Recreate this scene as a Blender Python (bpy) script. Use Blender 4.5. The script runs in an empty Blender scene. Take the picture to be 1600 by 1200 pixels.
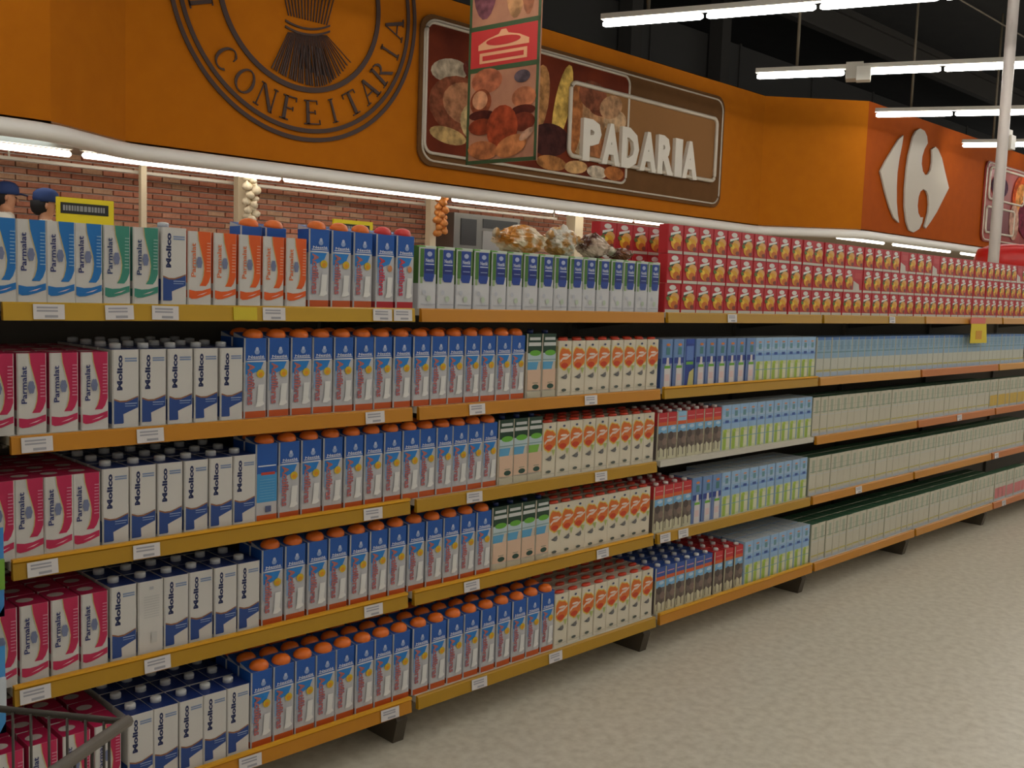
import bpy, bmesh, math, random
from mathutils import Vector, Matrix
random.seed(7)
sc = bpy.context.scene
col = sc.collection

# ---------------------------------------------------------------- camera, world, exposure
F_PX = 1550.0
YAW, PITCH, ROLL = (math.radians(a) for a in (44.77, 5.33, -1.96))
CAM = Vector((0.0, -2.467, 1.5))
fw = Vector((math.sin(YAW)*math.cos(PITCH), math.cos(YAW)*math.cos(PITCH), -math.sin(PITCH)))
rt = Vector((math.cos(YAW), -math.sin(YAW), 0)); up = rt.cross(fw)
r2 = rt*math.cos(ROLL) - up*math.sin(ROLL); u2 = up*math.cos(ROLL) + rt*math.sin(ROLL)
cd = bpy.data.cameras.new('camera'); cam = bpy.data.objects.new('camera', cd); col.objects.link(cam)
cd.sensor_width = 36.0; cd.lens = F_PX/1600*36.0; cd.clip_start = .02; cd.clip_end = 200
cam.matrix_world = Matrix(((r2.x, u2.x, -fw.x, CAM.x), (r2.y, u2.y, -fw.y, CAM.y), (r2.z, u2.z, -fw.z, CAM.z), (0, 0, 0, 1)))
sc.camera = cam
w = bpy.data.worlds.new('world'); sc.world = w; w.use_nodes = True
w.node_tree.nodes['Background'].inputs[0].default_value = (1.0, .97, .91, 1)
w.node_tree.nodes['Background'].inputs[1].default_value = .22
sc.view_settings.view_transform = 'Standard'; sc.view_settings.look = 'None'
sc.view_settings.exposure = 0.4; sc.view_settings.gamma = 1.0; sc.view_settings.use_curve_mapping = False
CEIL_TUBE = 17.0      # emission of the hall's ceiling tubes
BAKERY_TUBE = 5.0     # emission of the tubes under the bakery soffit

# ---------------------------------------------------------------- materials
MATS = {}
def lin(c):
    return tuple(((v/255)/12.92 if v/255 <= .04045 else ((v/255+.055)/1.055)**2.4) for v in c)
def mat(name, rgb=None, rough=.5, metal=0.0, emit=0.0, noise=None, bump=0.0, spec=.5, alpha=1.0, trans=0.0):
    """noise = (second colour, scale, low, high): a procedural two-tone grain"""
    if name in MATS: return MATS[name]
    m = bpy.data.materials.new(name); m.use_nodes = True; MATS[name] = m
    nt = m.node_tree; b = nt.nodes['Principled BSDF']
    c = lin(rgb)+(1,)
    b.inputs['Base Color'].default_value = c; b.inputs['Roughness'].default_value = rough
    b.inputs['Metallic'].default_value = metal; b.inputs['Specular IOR Level'].default_value = spec
    if alpha < 1: b.inputs['Alpha'].default_value = alpha
    if trans: b.inputs['Transmission Weight'].default_value = trans
    if emit:
        b.inputs['Emission Color'].default_value = c; b.inputs['Emission Strength'].default_value = emit
    if noise or bump:
        tc = nt.nodes.new('ShaderNodeTexCoord'); nz = nt.nodes.new('ShaderNodeTexNoise')
        nz.inputs['Scale'].default_value = noise[1] if noise else 40; nz.inputs['Detail'].default_value = 5
        nt.links.new(tc.outputs['Object'], nz.inputs['Vector'])
        if noise:
            cr = nt.nodes.new('ShaderNodeValToRGB')
            cr.color_ramp.elements[0].position = noise[2]; cr.color_ramp.elements[1].position = noise[3]
            cr.color_ramp.elements[0].color = c; cr.color_ramp.elements[1].color = lin(noise[0])+(1,)
            nt.links.new(nz.outputs['Fac'], cr.inputs['Fac']); nt.links.new(cr.outputs['Color'], b.inputs['Base Color'])
        if bump:
            bp = nt.nodes.new('ShaderNodeBump'); bp.inputs['Strength'].default_value = bump; bp.inputs['Distance'].default_value = .01
            nt.links.new(nz.outputs['Fac'], bp.inputs['Height']); nt.links.new(bp.outputs['Normal'], b.inputs['Normal'])
    return m
def ink(rgb, rough=.42):          # printed colour on carton
    return mat('print_%02x%02x%02x' % rgb, rgb, rough)

# ---------------------------------------------------------------- mesh helpers
class MB:
    def __init__(s): s.v = []; s.f = []; s.m = []; s.mats = []; s.sm = []
    def slot(s, m):
        if m not in s.mats: s.mats.append(m)
        return s.mats.index(m)
    def add(s, vs, fs, m, smooth=False):
        o = len(s.v); k = s.slot(m); s.v += [tuple(p) for p in vs]
        for f in fs: s.f.append([o+i for i in f]); s.m.append(k); s.sm.append(smooth)
        return s
    def box(s, x0, x1, y0, y1, z0, z1, m):
        return s.add([(x0,y0,z0),(x1,y0,z0),(x1,y1,z0),(x0,y1,z0),(x0,y0,z1),(x1,y0,z1),(x1,y1,z1),(x0,y1,z1)],
                     [(0,3,2,1),(4,5,6,7),(0,1,5,4),(1,2,6,5),(2,3,7,6),(3,0,4,7)], m)
    def tube(s, pts, r, m, n=8, closed=False):
        pts = [Vector(p) for p in pts]; N = len(pts); vs = []; fs = []
        for i, p in enumerate(pts):
            a = pts[i-1] if (i > 0 or closed) else p; b = pts[(i+1) % N] if (i < N-1 or closed) else p
            t = (b-a).normalized(); ref = Vector((0,0,1)) if abs(t.z) < .9 else Vector((1,0,0))
            e1 = t.cross(ref).normalized(); e2 = e1.cross(t)
            rr = r[i] if isinstance(r, (list, tuple)) else r
            for k in range(n):
                q = 2*math.pi*k/n; vs.append(p + e1*rr*math.cos(q) + e2*rr*math.sin(q))
        for i in range(N if closed else N-1):
            j = (i+1) % N
            for k in range(n): fs.append((i*n+k, j*n+k, j*n+(k+1) % n, i*n+(k+1) % n))
        if not closed: fs += [tuple(range(n)), tuple(range((N-1)*n, N*n))[::-1]]
        return s.add(vs, fs, m, True)
    def lathe(s, prof, m, c=(0,0,0), n=16, sx=1, sy=1):
        vs = []; fs = []
        for r, z in prof:
            for k in range(n):
                q = 2*math.pi*k/n; vs.append((c[0]+r*sx*math.cos(q), c[1]+r*sy*math.sin(q), c[2]+z))
        for i in range(len(prof)-1):
            for k in range(n): fs.append((i*n+k, i*n+(k+1) % n, (i+1)*n+(k+1) % n, (i+1)*n+k))
        fs += [tuple(range(n))[::-1], tuple(range((len(prof)-1)*n, len(prof)*n))]
        return s.add(vs, fs, m, True)
    def extrude_xz(s, pts, y0, y1, m):      # polygon given in (x,z), solid between y0 (front) and y1
        n = len(pts)
        vs = [(x, y0, z) for x, z in pts]+[(x, y1, z) for x, z in pts]
        fs = [tuple(range(n)), tuple(range(n, 2*n))[::-1]]+[(i, n+i, n+(i+1) % n, (i+1) % n) for i in range(n)]
        return s.add(vs, fs, m)
    def mesh(s, name):
        me = bpy.data.meshes.new(name); me.from_pydata(s.v, [], s.f)
        for m in s.mats: me.materials.append(m)
        me.polygons.foreach_set('material_index', s.m); me.polygons.foreach_set('use_smooth', s.sm)
        me.validate(); me.update(); return me
    def build(s, name, parent=None, loc=(0,0,0), fix=True):
        me = s.mesh(name)
        if fix:
            bm = bmesh.new(); bm.from_mesh(me); bmesh.ops.recalc_face_normals(bm, faces=bm.faces[:]); bm.to_mesh(me); bm.free()
        return obj(name, me, parent, loc)
def obj(name, me, parent=None, loc=(0,0,0), rz=0.0):
    o = bpy.data.objects.new(name, me); col.objects.link(o); o.parent = parent
    o.location = loc; o.rotation_euler = (0,0,rz); return o
def tag(o, label, cat=None, group=None):
    o['label'] = label
    if cat: o['category'] = cat
    if group: o['group'] = group
    return o
def struct(o, label=None, cat='structure'):
    o['kind'] = 'structure'
    if label: o['label'] = label
    o['category'] = cat; return o
def rrect(x0, x1, z0, z1, r, n=6):
    out = []
    for cx, cz, a in ((x1-r, z0+r, -90), (x1-r, z1-r, 0), (x0+r, z1-r, 90), (x0+r, z0+r, 180)):
        for k in range(n+1):
            q = math.radians(a+90*k/n); out.append((cx+r*math.cos(q), cz+r*math.sin(q)))
    return out
_TX = {}
def text2d(s, bold=.0):
    """2-D triangles of a lettered string, scaled to the unit square"""
    if (s, bold) in _TX: return _TX[(s, bold)]
    cu = bpy.data.curves.new('lettering', 'FONT'); cu.body = s; cu.resolution_u = 2; cu.offset = bold; cu.fill_mode = 'FRONT'
    o = bpy.data.objects.new('lettering', cu); col.objects.link(o)
    dg = bpy.context.evaluated_depsgraph_get(); me = o.evaluated_get(dg).to_mesh()
    vs = [(v.co.x, v.co.y) for v in me.vertices]; fs = [tuple(p.vertices) for p in me.polygons]
    o.evaluated_get(dg).to_mesh_clear(); bpy.data.objects.remove(o); bpy.data.curves.remove(cu)
    x0 = min(v[0] for v in vs); x1 = max(v[0] for v in vs); y0 = min(v[1] for v in vs); y1 = max(v[1] for v in vs)
    vs = [((x-x0)/(x1-x0), (y-y0)/(y1-y0)) for x, y in vs]
    _TX[(s, bold)] = (vs, fs); return vs, fs

# ---------------------------------------------------------------- printed front: flat decals on a carton face
class Carton(MB):
    def __init__(s, w, h, d, base, top=None, slant=0.0):
        super().__init__(); s.w, s.h, s.d = w, h, d; s.k = 0
        c = .003; X, Y = w/2, d/2
        ring = [(-X+c,-Y),(X-c,-Y),(X,-Y+c),(X,Y-c),(X-c,Y),(-X+c,Y),(-X,Y-c),(-X,-Y+c)]
        zt = lambda y: h + slant*(y+Y)/d
        vs = [(x, y, 0) for x, y in ring]+[(x, y, zt(y)) for x, y in ring]
        s.add(vs, [(i, (i+1) % 8, 8+(i+1) % 8, 8+i) for i in range(8)]+[tuple(range(8))[::-1]], base)
        s.add(vs[8:], [tuple(range(8))], top or base)
    def pt(s, u, v):
        return (-s.w/2+.003+u*(s.w-.006), -s.d/2-.00025*s.k, v*s.h)
    def poly(s, pts, m):
        s.k += 1; return s.add([s.pt(u, v) for u, v in pts], [tuple(range(len(pts)))], m)
    def rect(s, u0, v0, u1, v1, m): return s.poly([(u0,v0),(u1,v0),(u1,v1),(u0,v1)], m)
    def ell(s, cu, cv, ru, rv, m, n=14):
        return s.poly([(cu+ru*math.cos(2*math.pi*k/n), cv+rv*math.sin(2*math.pi*k/n)) for k in range(n)], m)
    def side(s, v0, v1, m):       # band carried round the left side face
        s.k += 1; x = -s.w/2-.0002*s.k; Y = s.d/2-.003
        return s.add([(x,Y,v0*s.h),(x,-Y,v0*s.h),(x,-Y,v1*s.h),(x,Y,v1*s.h)], [(0,1,2,3)], m)
    def topell(s, cx, cy, rx, ry, m, n=12):
        return s.add([(cx*s.w+rx*s.w*math.cos(2*math.pi*k/n), cy*s.d+ry*s.d*math.sin(2*math.pi*k/n), s.h+.0008) for k in range(n)], [tuple(range(n))], m)
    def text(s, t, u0, v0, u1, v1, m, rot=0, bold=.02):
        s.k += 1; vs, fs = text2d(t, bold); out = []
        for x, y in vs:
            if rot == 90: a, b = 1-y, x          # reads upward
            elif rot == -90: a, b = y, 1-x       # reads downward
            else: a, b = x, y
            out.append(s.pt(u0+a*(u1-u0), v0+b*(v1-v0)))
        return s.add(out, fs, m)

WHITE = (212,208,202); NAVY = (28,52,118); DKNAVY = (22,36,84)
def swoosh(c, txt):
    K = Carton(.068, .195, .088, ink(WHITE), ink(c)); C = ink(c); T = ink(txt)
    K.side(.0, .22, ink(WHITE)); K.side(.3, 1, C); K.side(.10, .20, C)
    K.poly([(.40,1),(.44,.88),(.55,.74),(.66,.60),(.70,.50),(.67,.40),(.60,.32),(.48,.26),(.78,.26),(.90,.31),(1,.40),(1,1)], C)
    K.poly([(.37,1),(.41,.88),(.52,.74),(.63,.60),(.67,.50),(.64,.40),(.57,.32),(.48,.26),(.60,.32),(.67,.40),(.70,.50),(.66,.60),(.55,.74),(.44,.88),(.40,1)], ink((214,190,120)))
    K.poly([(0,.205),(.3,.188),(.6,.195),(1,.235),(1,.155),(.6,.108),(.35,.085),(.12,.080),(0,.100)], C)
    K.poly([(.35,.125),(.65,.145),(.85,.18),(.6,.155)], ink((235,200,205)))
    K.text('Parmalat', .09, .38, .30, .84, T, 90, .02)
    for k in range(6):            # small flower mark beside the lettering
        a = k*math.pi/3; K.ell(.46+.07*math.cos(a), .58+.045*math.sin(a), .07, .04, ink((120,128,160)), 8)
    [K.rect(.78, .46+k*.042, .94 if k % 3 else .98, .472+k*.042, ink(tuple(int(v*.45+238*.55) for v in c))) for k in range(10)]
    K.topell(-.12, .0, .30, .2, ink((214,206,198)))
    return K
def molico(back=False):
    K = Carton(.069, .2, .088, ink(WHITE), ink(NAVY)); N = ink(DKNAVY); B = ink((38,72,140))
    if not back:
        K.text('Molico', .13, .48, .36, .93, N, 90, .05)
        K.rect(.45, .875, .95, .895, ink((130,148,180))); K.rect(.45, .845, .95, .865, ink((130,148,180)))
        K.poly([(0,.375),(.25,.345),(.5,.345),(.75,.37),(1,.40),(1,.385),(.75,.352),(.5,.325),(.25,.325),(0,.355)], ink((150,96,60)))
        K.poly([(0,.355),(.25,.325),(.5,.325),(.75,.352),(1,.385),(1,.25),(.6,.20),(.38,.17),(.40,.06),(.36,.05),(0,.05)], B)
        K.rect(.45, .30, .95, .31, ink((170,186,214))); K.rect(.45, .27, .9, .278, ink((150,170,205)))
    else:
        for k in range(9): K.rect(.18, .50+k*.035, .86, .512+k*.035, ink((196,194,190)))
        K.rect(.42, .88, .6, .92, ink((180,180,184))); K.rect(.5, .15, .75, .3, ink((200,198,194)))
    K.side(.05, .33, B)
    return K
def molico_cap():
    return MB().lathe([(.0145,0),(.0145,.011),(.0135,.0135),(.006,.015)], mat('white_cap', (225,224,220), .35), n=14)
def nestle(accent, textc, side=False, circle=True):
    K = Carton(.070, .226, .066, ink((196,195,197)), ink((28,84,160)), slant=.014)
    B = ink((36,130,208)); D = ink((28,88,172))
    K.side(.0, .085, accent); K.side(.70, 1, D)
    K.rect(0, 0, 1, .085, accent)
    if side:
        K.rect(0, .62, 1, 1, D); K.rect(0, .25, 1, .62, ink((70,156,212)))
        K.rect(.2, .60, .9, .635, ink((205,70,50))); K.rect(.05, .71, .95, .725, ink((225,228,235)))
        for k in range(8): K.rect(.12, .29+k*.035, .88, .30+k*.035, ink((110,175,215)))
        K.rect(.4, .12, .7, .2, ink((80,90,130)))
    else:
        K.rect(0, .72, 1, 1, D); K.rect(.08, .735, .95, .745, ink((220,224,232))); K.rect(.08, .705, .95, .72, ink((225,228,235)))
        K.poly([(0,.55),(.25,.55),(.72,.60),(.88,.70),(0,.70)], B); K.poly([(0,.34),(.10,.34),(.25,.55),(0,.55)], ink((150,178,212)))
        K.ell(.55, .83, .13, .035, ink((150,170,210)), 10); K.ell(.55, .865, .08, .025, ink((190,200,225)), 8)
        K.text('Nestlé', .12, .752, .9, .785, ink((225,228,238)), 0, .02)
        K.text('Actifibras', .07, .165, .44, .69, ink((104,126,176)), -90, .045); K.text('Actifibras', .085, .167, .43, .688, textc, -90, .02)
        if circle: K.ell(.72, .555, .19, .053, ink((214,180,30)), 16); K.ell(.72, .545, .11, .028, ink((222,150,30)), 12)
        else: K.ell(.74, .54, .14, .045, ink((214,140,90)), 12)
        K.poly([(.48,.14),(.72,.14),(.92,.17),(.85,.21),(.55,.20)], ink((232,230,226)))
        K.poly([(.55,.20),(.83,.20),(.90,.42),(.60,.42)], ink((228,226,222)))
    return K
def dome_cap(c):
    m = mat('cap_%d_%d' % c[:2], c, .35)
    o = MB(); P = [(.0295,-.012),(.0295,.002),(.028,.008),(.022,.015),(.011,.0195),(.003,.0205)]
    o.lathe(P, m, n=18, sy=.82); return o
def dgreen(accent):
    K = Carton(.074, .232, .07, ink((206,196,178)), ink((28,56,44))); G = ink((26,62,42))
    K.side(.72, 1, G); K.side(.0, .7, ink((196,176,150)))
    K.rect(0, .70, 1, 1, G); K.rect(.12, .90, .92, .945, ink((205,208,205))); K.rect(.05, .81, .98, .865, ink((210,212,208)))
    K.rect(0, .56, 1, .70, ink((186,204,208))); K.ell(.55, .70, .42, .045, ink((104,176,56)), 14)
    K.rect(0, .585, 1, .60, ink((130,160,160)))
    K.poly([(0,.44),(.68,.44),(.80,.56),(0,.56)], accent)
    K.rect(.0, .12, 1, .44, ink((222,188,160))); K.ell(.62, .17, .26, .04, ink((34,70,58)), 10); K.rect(.4, .225, .8, .235, ink((120,130,110)))
    K.rect(0, 0, 1, .10, ink((196,188,164)))
    return K
def small_cap(c, r=.012, h=.012):
    return MB().lathe([(r,0),(r,h*.8),(r*.85,h)], mat('cap_%d_%d' % c[:2], c, .4), n=12)
def splash():
    K = Carton(.073, .205, .062, ink((222,212,190)), ink((206,190,172))); O = ink((222,112,40))
    K.side(.5, .9, ink((206,196,140)))
    pts = []
    for k in range(22):
        a = 2*math.pi*k/22; rr = 1.0+.10*math.sin(3*a+1)+.07*math.sin(7*a)
        pts.append((.5+.54*rr*math.cos(a), .68+.185*rr*math.sin(a)))
    K.poly([(min(1,max(0,.5+(u-.5)*1.12)), .68+(v-.68)*1.12) for u, v in pts], ink((226,196,84)))
    K.poly([(min(1,max(0,u)), v) for u, v in pts], O)
    K.ell(.45, .55, .3, .05, ink((206,66,26)), 12)
    K.poly([(.08,.60),(.3,.66),(.6,.66),(.95,.73),(.95,.76),(.6,.71),(.3,.70),(.08,.65)], ink((232,206,190)))
    K.ell(.5, .745, .28, .022, ink((236,214,200)), 10)
    K.ell(.5, .92, .11, .022, ink((70,80,110)), 8)
    K.poly([(.15,.335),(.45,.30),(.62,.30),(.66,.40),(.40,.36)], ink((92,92,92))); K.ell(.55,.345,.14,.04, ink((112,110,108)),8)
    K.ell(.45, .10, .2, .028, ink((84,92,84)), 8); K.rect(0, .055, 1, .065, ink((190,186,168)))
    K.poly([(.65,.50),(.8,.38),(.95,.5)], ink((176,190,110)))
    return K
def strip_cap():
    return MB().lathe([(.024,0),(.024,.006),(.020,.009)], mat('red_cap', (206,62,30), .4), n=14, sy=.5)
def navyb(turned=False):
    K = Carton(.071, .205, .064, ink((120,150,196)), ink((186,192,200))); N = ink((36,62,146))
    K.rect(0, 0, 1, 1, N if turned else ink((112,146,196)))
    if turned:
        K.rect(.1,.55,.9,.85, ink((96,130,196))); K.rect(.1,.46,.9,.52, ink((110,176,64))); K.poly([(.3,0),(1,0),(1,.38),(.5,.3)], ink((196,190,120))); K.rect(.1,.9,.9,1,ink((40,76,170)))
        return K
    K.rect(0, 0, .22, .62, ink((112,130,178))); K.rect(.84, 0, 1, .62, ink((150,156,186))); K.rect(0, .50, 1, .62, N)
    K.ell(.55, .885, .22, .028, ink((222,130,60)), 8); K.rect(.36,.68,.74,.83, ink((74,130,132)))
    K.poly([(.22,0),(.84,0),(.84,.42),(.68,.50),(.66,.62),(.42,.62),(.40,.50),(.22,.42)], ink((218,212,210)))
    K.rect(.22,.40,.84,.455, ink((112,176,56))); K.rect(.3,.14,.76,.28, ink((222,196,194)))
    K.side(0, .6, ink((70,96,160)))
    return K
def lbg():
    K = Carton(.071, .205, .064, ink((170,196,222)), ink((196,202,206)))
    K.rect(0, .46, 1, 1, ink((150,186,222))); K.rect(0,.70,1,.78, ink((170,196,222)))
    K.ell(.5, .9, .22, .02, ink((216,146,110)), 8); K.rect(.34,.74,.7,.86, ink((104,150,160)))
    K.rect(0,.585,1,.635, ink((120,160,216))); K.rect(.3,.60,.75,.66, ink((52,84,156)))
    K.rect(0, 0, 1, .46, ink((206,212,164))); K.rect(.12,.0,.48,.42, ink((160,188,72))); K.rect(.56,.05,.9,.38, ink((222,220,190)))
    K.rect(0,.26,1,.275, ink((110,160,170))); K.ell(.35,.42,.2,.04, ink((176,200,70)),8)
    return K
def cow(top):
    K = Carton(.066, .198, .064, ink((206,198,170)), top)
    K.side(.72, 1, top); K.side(.0, .72, ink((110,100,96)))
    K.rect(0, .74, 1, 1, top); K.rect(0,.72,1,.80, ink((216,96,46))); K.rect(.1,.88,.9,.90, ink((222,150,150)))
    K.rect(0, .56, 1, .72, ink((120,176,216))); K.ell(.6,.66,.3,.04, ink((190,212,228)),8)
    K.rect(0, .20, 1, .56, ink((112,96,86))); K.ell(.35,.50,.3,.09, ink((78,64,58)),10); K.ell(.75,.38,.3,.08, ink((132,110,98)),10)
    K.rect(.12,.12,.2,.24, ink((96,82,74))); K.rect(.6,.10,.68,.24, ink((96,82,74)))
    K.poly([(0,0),(1,0),(1,.24),(.6,.20),(.3,.26),(0,.20)], ink((206,200,168)))
    K.rect(.12,.06,.2,.3, ink((90,78,70))); K.rect(.62,.06,.7,.3, ink((90,78,70)))
    return K
def pale():
    K = Carton(.072, .202, .062, ink((196,196,182)), ink((96,130,176)))
    K.rect(0,.46,1,1, ink((140,172,196))); K.rect(0,.60,1,.63, ink((110,146,156))); K.rect(0,.93,1,1, ink((84,124,180)))
    K.rect(0,.76,1,.775, ink((122,156,176))); K.rect(0,.13,1,.17, ink((186,176,96))); K.rect(.3,.68,.7,.9, ink((122,156,180)))
    K.rect(0,0,1,.1, ink((170,186,204)))
    return K
def cream(lower=None, low2=None):
    K = Carton(.072, .198, .062, ink((202,196,176)), ink((44,92,64)))
    K.side(0,1, ink((160,164,140)))
    K.rect(.30,.58,.72,.92, ink((166,174,150))); K.rect(0,.60,1,.62, ink((140,154,128))); K.rect(0,.52,1,.535, ink((196,200,200)))
    K.rect(0,.74,1,.75, ink((158,166,142)))
    K.rect(0,.13,1,.17, ink((190,178,96))); K.rect(0,0,1,.07, ink((186,190,196)))
    if lower: K.rect(0,.08,1,.45, ink(lower))
    return K
def gbw():
    K = Carton(.073, .202, .057, ink((208,208,210)), ink((196,212,190))); G = ink((72,122,48)); B = ink((34,66,150))
    K.side(.4, 1, G); K.rect(0,.965,1,1, ink((206,216,200))); K.ell(.05,.985,.3,.012, ink((104,170,64)),8)
    K.rect(0,.50,.22,.95, G); K.rect(.86,.55,1,.95, ink((96,126,60))); K.rect(.02,.40,.16,.50, ink((150,176,120)))
    K.poly([(.24,.47),(.34,.43),(.80,.43),(.88,.52),(.88,.95),(.24,.95)], B); K.rect(.24,.56,.88,.68, ink((24,44,122)))
    K.text('Nestlé', .32,.74,.82,.80, ink((214,218,232)), 0, .02); K.ell(.56,.87,.16,.04, ink((176,186,216)),10)
    K.rect(.3,.70,.85,.715, ink((206,212,228))); K.rect(.34,.61,.8,.622, ink((150,164,204)))
    K.ell(.55,.16,.14,.05, ink((188,202,180)),8); K.ell(.25,.26,.12,.04, ink((194,196,204)),8); K.rect(.05,.06,.95,.075, ink((180,182,190)))
    return K
def redbox(turned=False):
    K = Carton(.107, .1205, .05, ink((186,32,40)), ink((176,30,36))); W = ink((222,218,210))
    K.rect(0,0,1,.10, ink((200,196,180)))
    if turned:
        K.poly([(0,0),(.75,0),(.62,.35),(0,.5)], ink((206,196,184))); K.rect(.15,.6,.85,.85, ink((196,60,60))); return K
    K.ell(.46,.86,.24,.09, W,10); K.poly([(.12,.60),(.80,.72),(.80,.80),(.12,.70)], ink((232,230,224)))
    K.poly([(.12,.55),(.55,.62),(.8,.68),(.8,.73),(.12,.61)], ink((40,84,50)))
    K.ell(.62,.52,.30,.17, ink((226,170,96)),12); K.ell(.5,.36,.34,.22, ink((226,164,30)),14); K.ell(.58,.26,.22,.14, ink((206,110,30)),12)
    K.ell(.36,.42,.12,.08, ink((240,200,60)),8); K.ell(.72,.2,.14,.08, ink((130,60,40)),8)
    K.poly([(.0,.52),(.2,.56),(.3,.44),(.1,.40)], ink((96,116,40)))
    return K

# ---------------------------------------------------------------- setting: floor, ceiling, bakery front
m_floor = mat('floor_terrazzo', (224,216,198), .34, noise=((204,194,174), 26, .35, .7))
o = MB().box(-14, 40, -16, 14, -.05, 0, m_floor).build('floor'); struct(o, 'glossy beige speckled shop floor', 'floor')
m_ceil = mat('ceiling_dark', (30,29,27), .9, noise=((23,22,21), 3, .3, .7))
o = MB().box(-14, 40, -16, 14, 7.6, 7.7, m_ceil).build('ceiling'); struct(o, 'dark unlit roof deck far above the lamps', 'ceiling')
for k, y in enumerate((-8, -4, 0, 4, 8, 12)):
    b = MB(); m = mat('roof_steel', (50,46,41), .7)
    b.box(-14, 40, y-.09, y+.09, 7.46, 7.6, m); b.box(-14, 40, y-.02, y+.02, 7.05, 7.46, m); b.box(-14, 40, y-.09, y+.09, 6.98, 7.05, m)
    tag(b.build('roof_beam'), 'dark steel roof beam under the unlit ceiling deck', 'beam', 'roof beams')
struct(MB().box(-14, 40, 13.8, 14, 0, 7.6, mat('far_wall', (10,10,10), .95)).build('wall_back'), 'dark rear wall beyond the bakery', 'wall')

m_or = mat('orange_paint', (184,106,12), .85, noise=((178,101,11), 5, .3, .7), spec=.15)
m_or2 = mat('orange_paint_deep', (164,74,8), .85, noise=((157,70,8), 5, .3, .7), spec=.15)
TH = .16; Z0, Z1 = 2.72, 5.0
def wall_seg(name, p, q, m, label):
    p = Vector((*p, 0)); q = Vector((*q, 0)); t = (q-p).normalized(); n = Vector((-t.y, t.x, 0))*TH
    vs = [p, q, q+n, p+n]; vs = [(v.x, v.y, Z0) for v in vs]+[(v.x, v.y, Z1) for v in vs]
    o = MB().add(vs, [(0,3,2,1),(4,5,6,7),(0,1,5,4),(1,2,6,5),(2,3,7,6),(3,0,4,7)], m).build(name)
    return struct(o, label, 'wall')
PL = [(-6, 6.4), (3.2, 6.4), (4.1, 7.0), (15.3, 7.0), (16.7, 5.8), (34, 5.8)]
wall_seg('wall_left', PL[0], PL[1], m_or, 'orange bakery fascia before the first bend')
wall_seg('wall_left_return', PL[1], PL[2], m_or, 'short angled orange fascia between two straight stretches')
wall_seg('wall_front', PL[2], PL[3], m_or, 'long orange fascia carrying the round emblem and the PADARIA sign')
wall_seg('wall_right_return', PL[3], PL[4], m_or, 'angled orange fascia beside the white logo')
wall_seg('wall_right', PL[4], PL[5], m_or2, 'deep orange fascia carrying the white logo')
m_trim = mat('trim_white', (244,240,234), .4)
prof = [(-.02,2.78),(-.065,2.765),(-.095,2.73),(-.10,2.69),(-.08,2.655),(-.04,2.635),(.02,2.63),(.06,2.66),(.06,2.78)]
def sweep_plan(pl, prof, m):
    n = len(prof); vs = []; fs = []
    for i, p in enumerate(pl):
        p = Vector(p); a = Vector(pl[max(i-1,0)]); b = Vector(pl[min(i+1,len(pl)-1)])
        d1 = (p-a).normalized() if i else (b-p).normalized(); d2 = (b-p).normalized() if i < len(pl)-1 else d1
        n1 = Vector((-d1.y, d1.x)); n2 = Vector((-d2.y, d2.x)); nn = (n1+n2).normalized(); nn /= max(.3, nn.dot(n1))
        for y, z in prof: vs.append((p.x+nn.x*y, p.y+nn.y*y, z))
    for i in range(len(pl)-1):
        for k in range(n): fs.append((i*n+k, i*n+(k+1) % n, (i+1)*n+(k+1) % n, (i+1)*n+k))
    fs += [tuple(range(n)), tuple(range((len(pl)-1)*n, len(pl)*n))[::-1]]
    return MB().add(vs, fs, m, True)
def soften(pl, r=.22):
    out = [pl[0]]
    for i in range(1, len(pl)-1):
        a, p, b = Vector(pl[i-1]), Vector(pl[i]), Vector(pl[i+1])
        s = p+(a-p).normalized()*r; e = p+(b-p).normalized()*r
        for k in range(5):
            t = k/4; q = s*(1-t)**2+p*2*t*(1-t)+e*t*t; out.append((q.x, q.y))
    return out+[pl[-1]]
struct(sweep_plan(soften(PL), prof, m_trim).build('trim_1'), 'rounded white trim along the lower edge of the orange fascia', 'trim')

# bakery hall behind the fascia: soffit, raised floor, brick wall
m_sof = mat('soffit', (176,166,150), .5)
o = MB().add([(x, y, z) for z in (2.76, 2.80) for x, y in [(-6,6.4),(3.2,6.4),(4.1,7.0),(15.3,7.0),(16.7,5.8),(34,5.8),(34,8.6),(-6,8.6)]],
     [tuple(range(8))[::-1], tuple(range(8,16))]+[(i,(i+1)%8,8+(i+1)%8,8+i) for i in range(8)], m_sof).build('ceiling_bakery')
struct(o, 'pale soffit of the bakery behind the fascia', 'ceiling')
struct(MB().box(-6, 34, 6.45, 8.6, 0, .55, mat('bakery_floor', (150,144,134), .5)).build('floor_bakery'), 'raised floor of the bakery', 'floor')
m_mortar = mat('mortar', (226,218,208), .85)
wb = MB().box(-6, 15.8, 8.215, 8.4, .55, 2.76, m_mortar).build('wall_bakery'); struct(wb, 'brick wall of the bakery with pale mortar joints', 'wall')
struct(MB().box(15.8, 34, 8.2, 8.4, .55, 2.76, mat('cream_wall', (206,180,150), .7)).build('wall_bakery_far'), 'cream wall at the far end of the bakery', 'wall')
bricks = [mat('brick_%d' % i, c, .8, noise=(d, 30, .3, .7)) for i, (c, d) in enumerate((((190,124,98),(172,106,82)), ((182,112,88),(196,130,104)), ((204,150,124),(188,126,100)), ((170,104,80),(188,122,94)), ((202,164,134),(186,140,112))))]
BL, BH, COURSE, PITCH_B = .206, .050, .065, .218
bm_meshes = []
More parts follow.
